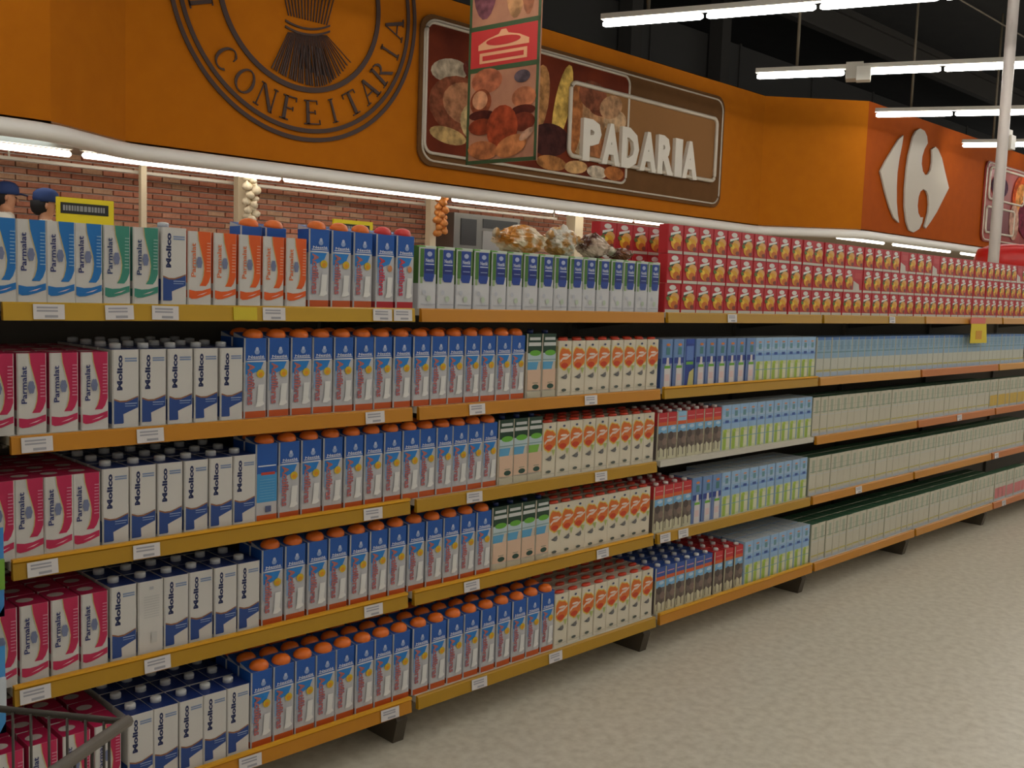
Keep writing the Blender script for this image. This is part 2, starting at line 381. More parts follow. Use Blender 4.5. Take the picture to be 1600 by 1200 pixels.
for m in bricks:
    b = MB(); c = .004; X, Z = BL/2, BH/2
    fr = [(-X+c,-.022,-Z+c),(X-c,-.022,-Z+c),(X-c,-.022,Z-c),(-X+c,-.022,Z-c)]; mid = [(-X,-.017,-Z),(X,-.017,-Z),(X,-.017,Z),(-X,-.017,Z)]; bk = [(x,.02,z) for x,_,z in mid]
    b.add(fr+mid+bk, [(0,1,2,3)]+[(i,4+i,4+(i+1)%4,(i+1)%4) for i in range(4)]+[(4+i,8+i,8+(i+1)%4,4+(i+1)%4) for i in range(4)], m)
    bm_meshes.append(b.mesh('brick'))
rest = MB(); cells = []
for r in range(33):
    z = 2.727-r*COURSE
    n = int(18/PITCH_B)
    for k in range(n):
        x = -2.5+(k+.5*(r % 2))*PITCH_B
        if x < 15.6: cells.append((x, z))
def in_view(x, z): return 2.95 < x < 11.6 and z > (2.02 if x < 6 else 2.12 if x < 8 else 2.28)
vis = sorted([c for c in cells if in_view(*c)], key=lambda c: c[0])[:300]; vs_ = set(vis)
for x, z in vis:
    obj('brick', bm_meshes[random.choice((0,0,1,1,2,3,4))], wb, (x, 8.2+random.uniform(-.002,.003), z))
for x, z in cells:
    if (x, z) in vs_: continue
    y = 8.2; rest.box(x-BL/2, x+BL/2, y-.022, y+.015, z-BH/2, z+BH/2, random.choice(bricks))
o = rest.build('brick_courses', wb); o['kind'] = 'stuff'

# ---------------------------------------------------------------- lamps
m_tube = mat('tube_glow', (255,252,244), .4, emit=CEIL_TUBE)
m_tube2 = mat('bakery_tube_glow', (255,248,232), .4, emit=BAKERY_TUBE)
m_chan = mat('lamp_channel', (190,184,172), .5)
m_rod = mat('hanger_rod', (92,82,66), .6)
def lamp_row(x, y, ang, n, label, skip=(), z=4.6):
    e = obj('fluorescent_light_row', None, None, (x, y, z), math.radians(-ang)); tag(e, label, 'lamp', 'ceiling lamp rows')
    L = 1.2; P = 1.205
    MB().box(0, n*P, -.045, .045, .05, .11, m_chan).build('channel', e)
    tm = MB().tube([(.02,0,0),(.05,0,0),(L-.05,0,0),(L-.02,0,0)], [.02,.034,.034,.02], m_tube, 10).mesh('tube')
    for k in range(n): obj('tube', tm, e, (k*P, 0, 0))
    rm = MB().tube([(0,0,.1),(0,0,2.45)], .022, m_rod, 6).mesh('hanger_rod')
    for q in (.55, n*P*.5, n*P-.6): obj('hanger_rod', rm, e, (q, 0, 0))
    return e
ROWS = [(-5.5,5.3,64.5,'row before the first shelving bay, beside the bend of the fascia'), (-1.9,5.3,64.5,'row over the near end of the aisle'), (1.7,5.3,65,'row above the shelves of pink cartons'), (5.3,5.3,66,'row starting in front of the round emblem'),
        (8.93,5.27,68.5,'row starting in front of the hanging banner'), (12.32,5.33,65,'row starting beside the PADARIA sign and carrying a white junction box'),
        (15.94,5.31,61.5,'row starting at the angled fascia'), (19.81,5.4,61.5,'row starting right of the white logo'), (23.4,5.4,61.5,'row crossing in front of the red food sign'), (27.2,5.4,61.5,'row farthest along the deep orange fascia')]
for i, (x, y, a, d) in enumerate(ROWS):
    e = lamp_row(x, y, a, 13, 'hanging fluorescent lamp '+d)
    if i == 5:
        b = MB(); b.box(1.20, 1.42, -.12, .12, -.10, .12, m_chan); b.box(1.34, 1.52, -.16, .02, -.13, .05, mat('junction_white', (222,218,208), .5))
        b.build('junction_box', e)
def soffit_tube(x0, x1, y, z, lab):
    e = obj('soffit_light', None, None, (x0, y, z)); tag(e, lab, 'lamp', 'tubes under the bakery soffit')
    MB().box(0, x1-x0, -.03, .03, .04, 2.76-z, m_chan).build('channel', e)
    MB().tube([(.01,0,0),(.03,0,0),(x1-x0-.03,0,0),(x1-x0-.01,0,0)], [.012,.03,.03,.012], m_tube2, 10).build('tube', e)
for x0, x1, wh in ((3.8,5.98,'between the bend and the garlic braid'),(6.0,8.30,'from the garlic braid to the onion string'),(8.48,10.4,'right after the onion string'),(10.44,12.2,'above the bread bags'),(12.24,14.9,'above the red food boxes')):
    soffit_tube(x0, x1, 7.3, 2.655, 'fluorescent tube under the bakery soffit, '+wh)
for x0, x1, wh in ((-.9,1.2,'farthest before the navy caps'),(1.25,2.93,'just before the navy caps'),(2.96,3.62,'short one above the yellow sign')): soffit_tube(x0, x1, 7.05, 2.62, 'fluorescent tube under the soffit, '+wh)
for x0, x1, wh in ((16.9,18.8,'directly below the white logo'),(19.2,22.0,'between the white logo and the pole'),(22.6,25.4,'below the red food sign')): soffit_tube(x0, x1, 6.35, 2.68, 'fluorescent tube under the soffit, '+wh)
e = obj('ceiling_panel_light', None, None, (3.05, 6.9, 2.72)); tag(e, 'flat square light panel in the soffit behind the navy caps', 'lamp')
MB().box(-.62, .42, -.16, .16, .0, .04, m_chan).build('frame', e); MB().box(-.58, .38, -.13, .13, -.008, .004, mat('panel_glow', (214,232,240), .4, emit=1.6)).build('diffuser', e)
m_white = mat('white_metal', (214,206,194), .35)
o = MB().box(-3, 10.95, 7.74, 7.78, 2.585, 2.615, m_white).build('display_rail'); tag(o, 'thin white rail running in front of the brick wall', 'rail')
for x in (3.3, 5.668, 8.43, 10.9):      # droppers that carry the rail
    MB().box(x-.008, x+.008, 7.75, 7.766, 2.61, 2.765, m_white).build('dropper', o)
for x, lab in ((4.556,'slim cream post in front of the brick wall'), (5.668,'cream post behind the hanging garlic braid'), (8.43,'cream post behind the string of onions'), (11.24,'wide cream post beside the red boxes')):
    wd = .03 if x < 5 else .05
    if x > 11: wd = .09
    e = obj('support_post', None, None, (x, 7.64, .55)); tag(e, lab, 'post')
    mp = mat('cream_post', (216,200,172), .5)
    MB().box(-wd, wd, -wd, wd, .03, 2.21, mp).build('shaft', e); MB().box(-wd*2, wd*2, -wd*2, wd*2, 0, .03, mp).build('base_plate', e)

# ---------------------------------------------------------------- wall emblems and signs
m_ink = mat('emblem_brown', (62,40,32), .6)
CX, CZ, WY = 6.03, 4.59, 6.975
emb = obj('round_emblem', None, None, (CX, 6.985, CZ)); tag(emb, 'round dark emblem with a wheat sheaf and the word CONFEITARIA on orange wall', 'emblem')
ZTOP = Z1-.01-CZ
def arc(r0, r1, name, y0=-.012, n=120):
    b = MB()
    for k in range(n):
        a0, a1 = 2*math.pi*k/n, 2*math.pi*(k+1)/n
        if max(r1*math.sin(a0), r1*math.sin(a1)) > ZTOP: continue
        q = [(r*math.cos(a), r*math.sin(a)) for r, a in ((r0,a0),(r1,a0),(r1,a1),(r0,a1))]
        b.extrude_xz(q, y0, 0, m_ink)
    b.build(name, emb)
arc(1.50, 1.545, 'outer_ring'); arc(1.405, 1.45, 'middle_ring'); arc(.965, 1.02, 'inner_ring')
# serif capitals drawn from strokes: (thick stems, thin strokes) in a unit box
def quad(x0, y0, x1, y1, w0, w1=None):
    w1 = w0 if w1 is None else w1
    return [(x0-w0/2, y0), (x0+w0/2, y0), (x1+w1/2, y1), (x1-w1/2, y1)]
def bar(x0, x1, y0, y1): return [(x0,y0),(x1,y0),(x1,y1),(x0,y1)]
def ring(cx, cy, rx, ry, tx, ty, a0=0, a1=360, n=24):
    out = []
    for k in range(n):
        p, q = (math.radians(a0+(a1-a0)*j/n) for j in (k, k+1))
        out.append([(cx+rx*math.cos(p), cy+ry*math.sin(p)), (cx+rx*math.cos(q), cy+ry*math.sin(q)), (cx+(rx-tx)*math.cos(q), cy+(ry-ty)*math.sin(q)), (cx+(rx-tx)*math.cos(p), cy+(ry-ty)*math.sin(p))])
    return out
S_ = .05
GL = {'C': ring(.5,.5,.42,.52,.13,.05,45,315)+[bar(.74,.80,.68,.90)], 'O': ring(.5,.5,.44,.52,.13,.05),
 'N': [quad(.16,0,.16,1,.05), quad(.84,0,.84,1,.05), quad(.82,0,.18,1,.16), bar(.04,.28,0,S_), bar(.72,.96,1-S_,1), bar(.02,.2,1-S_,1)],
 'F': [quad(.3,0,.3,1,.15), bar(.3,.85,1-S_,1), bar(.3,.7,.48,.53), bar(.12,.5,0,S_), bar(.12,.3,1-S_,1), bar(.80,.85,.82,1), bar(.66,.7,.42,.6)],
 'E': [quad(.3,0,.3,1,.15), bar(.3,.85,1-S_,1), bar(.3,.7,.48,.53), bar(.12,.88,0,S_), bar(.12,.3,1-S_,1), bar(.80,.85,.82,1), bar(.84,.88,0,.2), bar(.66,.7,.42,.6)],
 'I': [quad(.5,0,.5,1,.15), bar(.3,.7,0,S_), bar(.3,.7,1-S_,1)],
 'T': [quad(.5,0,.5,1,.15), bar(.3,.7,0,S_), bar(.1,.9,1-S_,1), bar(.1,.14,.8,1), bar(.86,.9,.8,1)],
 'A': [quad(.14,0,.5,1,.05), quad(.84,0,.52,1,.16), bar(.26,.74,.32,.37), bar(.02,.26,0,S_), bar(.68,1,0,S_)],
 'R': [quad(.25,0,.25,1,.15), bar(.07,.43,0,S_), bar(.07,.3,1-S_,1), quad(.88,0,.5,.5,.15)]+ring(.4,.75,.38,.25,.13,.05,-90,90,12),
 'L': [quad(.3,0,.3,1,.15), bar(.12,.88,0,S_), bar(.12,.48,1-S_,1), bar(.83,.88,0,.24)]}
def arc_letter(ch, ang, lower=True, h=.26, wd=.25, r=1.10):
    b = MB()
    for poly in GL[ch]:
        q = []
        for x, y in poly:
            if lower:   # baseline on the outside, feet pointing away from the centre
                a = math.radians(ang)+(x-.5)*wd/(r+h/2); rr = r+h*(1-y)
            else:
                a = math.radians(ang)-(x-.5)*wd/(r+h/2); rr = r+h*y
            q.append((rr*math.cos(a), rr*math.sin(a)))
        if max(z for _, z in q) < ZTOP: b.extrude_xz(q, -.012, 0, m_ink)
    if b.f: b.build('letter', emb)
for i, ch in enumerate('CONFEITARIA'):
    arc_letter(ch, 223+i*13.2, True, wd=.17 if ch == 'I' else .25)
arc_letter('L', 194, False); 
# wheat sheaf inside the ring
b = MB()
def stalk(x0, z0, x1, z1, t0=.012, t1=.012): b.extrude_xz(quad(x0, z0, x1, z1, t0, t1), -.01, 0, m_ink)
for k in range(34):
    t = -1+2*k/33; stalk(.12+t*.50+random.uniform(-.01,.01), -.84-.10*(1-t*t)+.24*max(0,t)**2, .06+t*.24, -.40+.03*t, .012+.008*random.random(), .007)
for k in range(7): stalk(-.02+.07*k, -.80+random.uniform(-.03,.03), -.04+.05*k, -.52, .03, .010)
b.build('sheaf_straw', emb); b = MB()
for zc in (-.30,-.36):
    for k in range(10):
        t0, t1 = -1+2*k/10, -1+2*(k+1)/10
        f_ = lambda t: zc-.06*(1-t*t)+.03*t
        b.extrude_xz([(.06+.28*t0,f_(t0)),(.06+.28*t1,f_(t1)),(.06+.28*t1,f_(t1)+.022),(.06+.28*t0,f_(t0)+.022)], -.012, 0, m_ink)
b.build('sheaf_tie', emb); b = MB()
for k in range(15):
    t = -1+2*k/14; stalk(.06+t*.24, -.26, .06+t*.40, .30+.05*(1-abs(t)), .012, .022 if k % 2 else .010)
b.build('sheaf_ears', emb)

# PADARIA sign
pad = obj('bakery_sign', None, None, (10.83, 6.985, 3.87)); tag(pad, 'long brown sign with bread pictures and white raised letters PADARIA', 'sign')
m_brown = mat('sign_brown', (108,74,42), .85, noise=((100,68,38), 4, .3, .7), spec=.15); m_lbrown = mat('sign_tan', (144,102,62), .85, spec=.15); m_fr = mat('sign_frame', (196,184,166), .4)
def frame(x0, x1, z0, z1, r, t, y, name, par, m=m_fr):
    pts = rrect(x0, x1, z0, z1, r); MB().tube([(x, y, z) for x, z in pts], t, m, 6, True).build(name, par)
MB().extrude_xz(rrect(-3.2,3.2,-.89,.89,.2), -.03, 0, m_brown).build('panel', pad); frame(-3.14,3.14,-.83,.83,.18,.014,-.035,'outer_border', pad)
MB().extrude_xz(rrect(-3.12,.70,-.74,.79,.12), -.045, -.03, mat('picture_ground', (120,50,26), .85, noise=((88,34,20), 2, .3, .7), spec=.15)).build('picture', pad)
frame(-3.12,.70,-.74,.79,.12,.02,-.05,'picture_border', pad)
MB().extrude_xz(rrect(-.58,2.94,-.48,.51,.1), -.05, -.046, m_lbrown).build('title_panel', pad)
frame(-.58,2.94,-.48,.51,.1,.032,-.07,'title_frame', pad)
def bread_pic(par, items, y, name):
    b = MB()
    for k, (x, z, rx, rz, rot, c) in enumerate(items):
        q = math.radians(rot); pts = []
        for j in range(18):
            a = 2*math.pi*j/18; u, v = rx*math.cos(a), rz*math.sin(a); pts.append((x+u*math.cos(q)-v*math.sin(q), z+u*math.sin(q)+v*math.cos(q)))
        b.add([(px_, y-.0006*k, pz_) for px_, pz_ in pts], [tuple(range(18))], c)
    return b.build(name, par, fix=False)
pc = lambda c: mat('bread_%02x%02x%02x' % c, c, .85, spec=.15, noise=(tuple(int(v*.66) for v in c), 9, .35, .65))
bread_pic(pad, [(-2.75,.28,.3,.14,10,pc((196,176,150))), (-2.2,.32,.34,.16,-10,pc((120,56,44))), (-2.55,-.12,.52,.36,0,pc((150,84,56))), (-2.45,-.08,.40,.26,0,pc((190,130,92))),
   (-2.3,-.28,.26,.24,0,pc((214,182,128))), (-2.28,-.26,.16,.14,0,pc((232,206,160))), (-2.75,-.5,.3,.1,-5,pc((206,168,108))), (-2.0,-.55,.45,.14,-8,pc((216,180,116))), (-1.2,.15,.2,.5,-12,pc((198,140,84))),
   (-.72,.2,.15,.55,-14,pc((226,184,92))), (-.45,.05,.14,.5,-4,pc((186,116,66))), (-.95,-.32,.4,.22,5,pc((74,38,34))), (-.1,.40,.3,.2,0,pc((146,84,58))), (.3,.30,.26,.16,20,pc((198,150,110))),
   (-.9,-.62,.3,.1,0,pc((190,126,70))), (-.4,-.62,.24,.09,6,pc((214,166,110))), (.05,-.64,.22,.09,0,pc((226,206,180))), (.42,-.62,.22,.1,0,pc((190,116,62)))], -.0462, 'bread_print')
bread_pic(pad, [(-.1,.12,.34,.24,0,pc((198,146,102))), (-.36,-.18,.18,.26,0,pc((222,186,140))), (.05,.2,.2,.06,0,pc((120,64,44))), (.4,.12,.26,.16,10,pc((214,176,136))), (.1,-.3,.4,.14,0,pc((186,120,76)))], -.0512, 'title_bread_print')
MB().extrude_xz(rrect(-1.18,-1.1,-.1,.1,.03), -.046, -.045, m_lbrown)
m_let = mat('raised_letters', (216,208,194), .45)
ADV = {'P': .42, 'A': .43, 'D': .43, 'R': .43, 'I': .2}
x = -.34
for ch in 'PADARIA':
    vs, fs = text2d(ch, .055); wd = ADV[ch]*.92
    b = MB(); n = len(vs)
    b.add([(x+u*wd, -.115, -.52+v*.58) for u, v in vs], fs, m_let); b.add([(x+u*wd, -.05, -.52+v*.58) for u, v in vs], fs, m_let)
    ed = {}
    for f in fs:
        for i in range(len(f)):
            k = (f[i], f[(i+1) % len(f)]); ed[k] = ed.get(k, 0)+1
    for (i, j) in ed:
        if (j, i) not in ed:
            b.add([(x+vs[q][0]*wd, yy, -.52+vs[q][1]*.58) for q, yy in ((i,-.115),(j,-.115),(j,-.05),(i,-.05))], [(0,1,2,3)], m_let)
    b.build('letter', pad); x += ADV[ch]

# white two-piece logo on the deep orange wall (outline in metres, x along wall, z up)
lg = obj('wall_logo', None, None, (18.7, 5.785, 3.85)); tag(lg, 'large white two-piece arrow and letter C logo on orange wall', 'logo')
m_lg = mat('logo_white', (186,176,162), .6)
L1 = [(-1.486,.001),(-1.32,.192),(-1.061,.439),(-.841,.642),(-.662,.742),(-.698,.55),(-.764,.321),(-.808,.052),(-.796,-.213),(-.754,-.475),(-.678,-.692),(-.592,-.842),(-.82,-.77),(-1.025,-.587),(-1.238,-.342)]
MB().extrude_xz(L1[::-1], -.03, 0, m_lg).build('arrow', lg)
L2 = [(-.314,.598),(-.262,.762),(-.149,.889),(.028,.958),(.224,.939),(.35,.853),(.399,.733),(.271,.603),(.197,.457),(.193,.319),(.27,.19),(.391,.133),(.516,.158),(.624,.251),(.656,.394),(.643,.532),(.612,.645),(.771,.711),(.893,.679),
      (1.094,.538),(1.286,.299),(1.539,.001),(1.297,-.25),(1.048,-.509),(.795,-.719),(.592,-.863),(.519,-.832),(.57,-.735),(.643,-.565),(.654,-.4),(.597,-.241),(.498,-.157),(.354,-.136),(.226,-.194),(.162,-.304),(.145,-.466),(.201,-.6),
      (.307,-.673),(.434,-.663),(.397,-.771),(.29,-.895),(.056,-.975),(-.138,-.947),(-.285,-.797),(-.402,-.535),(-.446,-.201),(-.43,.182),(-.389,.41)]
MB().extrude_xz(L2[::-1], -.03, 0, m_lg).build('letter_c', lg)
# second food sign farther along
s2 = obj('food_sign', None, None, (24.8, 5.785, 3.78)); tag(s2, 'red and brown framed food sign beyond the white logo', 'sign')
MB().extrude_xz(rrect(-2.7,2.7,-.86,.84,.18), -.03, 0, mat('sign_red', (150,50,34), .5, noise=((122,36,34), 2, .3, .7))).build('panel', s2); frame(-2.66,2.66,-.82,.80,.16,.016,-.035,'outer_border', s2)
MB().extrude_xz(rrect(-2.55,-.9,-.66,-.12,.08), -.04, -.03, mat('sign_wine', (104,34,38), .5)).build('picture', s2); frame(-2.55,-.9,-.66,-.12,.08,.025,-.045,'lower_frame', s2); frame(-2.5,-.4,.05,.72,.12,.025,-.045,'upper_frame', s2)
bread_pic(s2, [(-1.9,.35,.5,.24,0,pc((84,50,70))), (-.6,.2,.5,.5,0,pc((206,84,36))), (-.55,.2,.35,.34,0,pc((226,150,80))), (.2,-.2,.9,.5,0,pc((120,40,60))), (-.9,-.35,.3,.4,10,pc((196,150,130))), (.6,-.4,.7,.2,0,pc((214,190,180)))], -.0462, 'food_print')

# hanging banner, edge-on to the shelves
bn = obj('hanging_banner', None, None, (6.815, 4.67, 2.75), math.radians(-84.3)); tag(bn, 'green-edged hanging banner with pastry pictures and a red cake emblem', 'banner')
BW = .45; TOP = 2.9
m_gr = mat('banner_green', (46,70,36), .6)
MB().box(-BW, BW, -.008, .012, 0, TOP, mat('banner_photo', (170,118,88), .7, noise=((142,92,70), 3, .3, .7))).build('cloth', bn)
b = MB()
for x0, x1, z0, z1 in ((-BW,-BW+.03,0,TOP),(BW-.03,BW,0,TOP),(-BW,BW,0,.035),(-BW,BW,.89,.935),(-BW,BW,1.29,1.335)): b.box(x0, x1, -.012, -.006, z0, z1, m_gr)
b.build('green_edging', bn)
MB().box(-BW+.03, BW-.03, -.012, -.006, .935, 1.29, mat('banner_red', (176,40,38), .6)).build('red_field', bn)
cr_ = mat('banner_cream', (206,150,110), .6); rd = mat('banner_red', None); b = MB()
b.extrude_xz([(-.3,.97),(.3,.97),(.3,1.07),(-.3,1.07)], -.015, -.012, cr_); b.extrude_xz([(-.26,.995),(.26,.995),(.26,1.04),(-.26,1.04)], -.018, -.015, rd)
b.extrude_xz([(-.32,1.10),(.32,1.10),(.32,1.15),(.2,1.2),(.06,1.23),(.03,1.27),(-.03,1.27),(-.06,1.23),(-.2,1.2),(-.32,1.15)], -.015, -.012, cr_)
b.extrude_xz([(.22*math.cos(a*.35),1.165+.042*math.sin(a*.35)) for a in range(18)], -.018, -.015, rd)
b.build('cake_emblem', bn)
bread_pic(bn, [(-.2,.80,.2,.12,0,pc((190,110,76))), (.25,.80,.1,.06,0,pc((92,78,84))), (-.27,.60,.14,.13,0,pc((150,78,48))), (-.28,.62,.10,.09,0,pc((214,150,110))), (.28,.60,.15,.1,0,pc((190,116,78))), (-.25,.47,.17,.05,0,pc((84,36,26))), (.28,.48,.15,.05,0,pc((84,36,26))),
   (-.25,.36,.17,.08,0,pc((148,62,34))), (.28,.37,.15,.09,0,pc((130,56,36))), (.02,.33,.2,.22,0,pc((170,72,40))), (-.22,.13,.2,.09,-5,pc((192,116,70))), (.14,.15,.2,.1,14,pc((200,126,76))), (.33,.25,.1,.04,30,pc((210,160,130)))], -.0125, 'pastry_print')
bread_pic(bn, [(-.25,1.75,.16,.36,0,pc((126,76,84))), (.14,1.65,.12,.3,0,pc((190,140,96))), (.3,1.8,.1,.44,0,pc((150,96,70)))], -.0125, 'upper_print')
for x in (-.4, .4): MB().tube([(x,0,TOP),(x,0,4.8)], .006, m_rod, 5).build('hanging_cord', bn)

# roof-space ducts, pipes and the tall pole
e = obj('air_duct', None, None, (0, 9.9, 6.3)); tag(e, 'grey sheet-metal air duct under the dark roof behind the fascia', 'duct')
md = mat('duct_grey', (46,44,41), .7)
MB().box(-8, 38, -.55, .55, -.42, .42, md).build('body', e)
fl = MB().box(0, .05, -.58, .58, -.45, .45, md).mesh('flange')
for k in range(-6, 38, 3): obj('flange', fl, e, (k, 0, 0))
o = MB().tube([(4, 2.2, 6.6),(34, 2.2, 6.6)], .03, mat('pipe_red', (130,44,34), .5), 8).build('sprinkler_pipe'); tag(o, 'thin red sprinkler pipe under the dark roof', 'pipe')
o = MB().tube([(2, 3.6, 5.9),(36, 3.6, 5.9)], .012, m_rod, 6).build('ceiling_cable'); tag(o, 'thin brown cable strung under the dark roof', 'cable')
for x in (14.2, 17.0):
    o = MB().box(x-.15, x+.15, 9.0, 9.3, 2.8, 7.6, mat('column_dark', (46,43,39), .8)).build('roof_column'); tag(o, 'dark grey column rising behind the orange fascia', 'column', 'roof columns')
e = obj('white_pole', None, None, (12.44, 2.0, 0)); tag(e, 'tall slim white pole rising behind the red boxes', 'pole')
MB().lathe([(.062,.02),(.062,7.6)], mat('pole_white', (206,196,190), .45), n=16).build('shaft', e); MB().lathe([(.14,0),(.14,.02),(.07,.03)], m_white, n=16).build('base_plate', e)
b = MB(); b.box(-.02, .16, -.05, .05, 3.52, 3.6, m_white); b.box(.08, .22, -.07, .07, 3.38, 3.54, m_white); b.build('camera_bracket', e)
e = obj('promotional_drum', None, None, (13.98, 2.3, 0)); tag(e, 'red drum-shaped display with cream rim beside the white pole', 'display')
MB().lathe([(.05,.03),(.05,1.82)], m_white, n=12).build('stem', e); MB().lathe([(.3,0),(.3,.03),(.06,.04)], m_white, n=20).build('foot', e)
MB().lathe([(.40,1.80),(.43,1.83),(.43,1.89),(.38,1.92)], mat('drum_cream', (206,176,130), .5), n=28).build('rim', e)
MB().lathe([(.40,1.91),(.47,2.0),(.48,2.15),(.44,2.27),(.3,2.33)], mat('drum_red', (196,26,22), .35), n=28).build('drum', e)

# ---------------------------------------------------------------- shelving
JT = [-.50, .779, 2.015, 3.326, 4.638, 5.868, 7.123, 8.42, 9.72]
RB = {1: 1.393, 2: 1.076, 3: .772, 4: .460, 5: .117}      # rail bottoms per level
RH = .043
YF = {1: 0, 2: 0, 3: 0, 4: 0, 5: -.033}
DECK = {r: RB[r]+RH-.001 for r in RB}
LEVEL = {1: 'top shelf', 2: 'second shelf down', 3: 'third shelf down', 4: 'fourth shelf down', 5: 'bottom shelf'}
ochre = mat('rail_ochre', (182,136,18), .42); orange = mat('rail_orange', (198,130,18), .42); tan = mat('rail_tan', (206,144,54), .42); pale_o = mat('rail_pale', (196,152,34), .3); rust = mat('rail_rust', (196,112,40), .42)
lip = mat('rail_lip', (232,168,30), .4); shelf_m = mat('shelf_cream', (206,200,186), .45); dark = mat('upright_grey', (84,78,68), .6); back_m = mat('back_panel', (96,88,76), .7); foot_m = mat('foot_brown', (78,68,54), .6)
RC = {0: (pale_o,orange,ochre,ochre,orange), 1: (pale_o,orange,ochre,ochre,orange), 2: (orange,orange,ochre,ochre,ochre), 3: (ochre,ochre,None,ochre,orange), 4: (ochre,tan,orange,orange,orange), 5: (tan,rust,rust,orange,orange), 6: (tan,tan,rust,rust,rust), 7: (tan,tan,rust,rust,rust)}
LIP = {(1,4),(1,5),(3,2),(3,5),(1,3),(2,4)}
BAYLAB = ['shelving bay before the hanging packets', 'shelving bay holding the pink cartons and the white cartons with navy lettering', 'shelving bay where the green and white cartons stand on top', 'shelving bay holding the cow cartons and one bare white shelf edge',
          'shelving bay with pale blue cartons, next to the cow cartons', 'shelving bay where the yellow tag hangs', 'shelving bay beyond the yellow tag', 'last shelving bay of the row, beyond the yellow tag']
tagm = mat('price_paper', (222,216,214), .5); tagp = mat('price_print', (164,162,168), .6); tagy = mat('price_yellow', (214,190,40), .5)
tag_b = MB(); tag_b.box(-.036, .036, -.0015, 0, -.018, .018, tagm)
for z in (.010, .002): tag_b.box(-.028, .02, -.0022, -.0015, z-.002, z+.002, tagp)
tag_b.box(-.01, .02, -.0022, -.0015, -.014, -.008, tagp); tag_me = tag_b.mesh('price_tag')
ty_b = MB(); ty_b.box(-.036, .036, -.0015, 0, -.018, .018, tagy); tagy_me = ty_b.mesh('price_tag')
TAGS = {1: [.88,1.05,1.17,1.4,1.49,1.87,1.95,3.81,5.42], 2: [.85,1.13,1.85,2.28,2.87], 3: [.86,1.12,1.85,2.28,2.95,6.49], 4: [.84,1.15,1.86,2.28,2.98,3.39,3.52,5.15,7.2], 5: [1.41,1.91,2.3,2.69,7.32]}
for i in range(len(JT)-1):
    a, c = JT[i], JT[i+1]
    g = obj('shelving_bay', None, None, (a, 0, 0)); tag(g, BAYLAB[i], 'shelf', 'bays of the long gondola'); wdt = c-a
    MB().box(wdt-.052, wdt-.002, .47, .53, 0, 1.44, dark).build('upright', g)
    MB().box(.003, wdt-.053, .49, .51, .08, 1.43, back_m).build('back_panel', g)
    f_ = MB(); f_.add([(x, y, z) for x in (wdt-.046,wdt-.002) for y, z in ((.02,0),(.47,0),(.47,.115),(.02,.115),(-.0,.08))], [(0,1,2,3,4),(9,8,7,6,5)]+[(k,5+k,5+(k+1)%5,(k+1)%5) for k in range(5)], foot_m); f_.build('foot', g)
    for r in range(1, 6):
        y0 = YF[r]; zb = RB[r]; gap = .014
        g0 = .0 if (i, r) == (1, 1) else gap
        sh = MB().box(gap, wdt-gap, y0+.012, .47, DECK[r]-.022, DECK[r], shelf_m).build('shelf', g)
        for x in (.004, wdt-.016): MB().add([(x+dx, y, z) for dx in (0,.012) for y, z in ((.03+y0,DECK[r]-.03),(.47,zb-.05),(.47,DECK[r]-.023),(.03+y0,DECK[r]-.023))], [(0,1,2,3),(7,6,5,4)]+[(q,4+q,4+(q+1)%4,(q+1)%4) for q in range(4)], dark).build('bracket', sh)
        m = RC[i][r-1]
        if m is None:
            MB().box(gap, wdt-gap, y0+.002, y0+.012, DECK[r]-.026, DECK[r], shelf_m).build('shelf_edge', sh)
        else:
            P = [(y0-.004,zb),(y0+.012,zb),(y0+.012,zb+RH),(y0+.004,zb+RH),(y0,zb+RH-.004)]
            rb = MB(); rb.add([(x, y, z) for x in (g0, wdt-gap) for y, z in P], [(0,1,2,3,4),(9,8,7,6,5)]+[(q,5+q,5+(q+1)%5,(q+1)%5) for q in range(5)], m)
            rb.build('price_rail', sh)
            if (i, r) in LIP: MB().box(gap, wdt-gap, y0-.003, y0+.012, zb+RH, zb+RH+.007, lip).build('rail_lip', sh)
            for X in TAGS[r]:
                if a+.05 < X < c-.03:
                    t = obj('price_tag', tagy_me if (r == 1 and X == 1.4) else tag_me, sh, (X-a, y0-.0045, zb+.021)); t.rotation_euler = (math.radians(-5), random.uniform(-.02,.02), 0)
# hanging yellow offer tag
e = obj('offer_tag', None, None, (6.65, -.012, 1.425)); tag(e, 'yellow hanging offer tag with red header clipped to far top rail', 'tag')
MB().extrude_xz([(-.13,-.03),(.12,-.03),(.15,-.155),(-.13,-.155)], -.012, -.009, mat('offer_yellow', (226,200,20), .5)).build('card', e)
MB().extrude_xz([(-.14,-.03),(.10,-.03),(.10,.008),(-.14,.008)], -.013, -.008, mat('offer_red', (222,110,96), .5)).build('header', e)
MB().extrude_xz([(-.05,-.075),(.05,-.075),(.05,-.13),(-.05,-.13)], -.0135, -.012, mat('offer_print', (214,150,20), .5)).build('price_print', e)

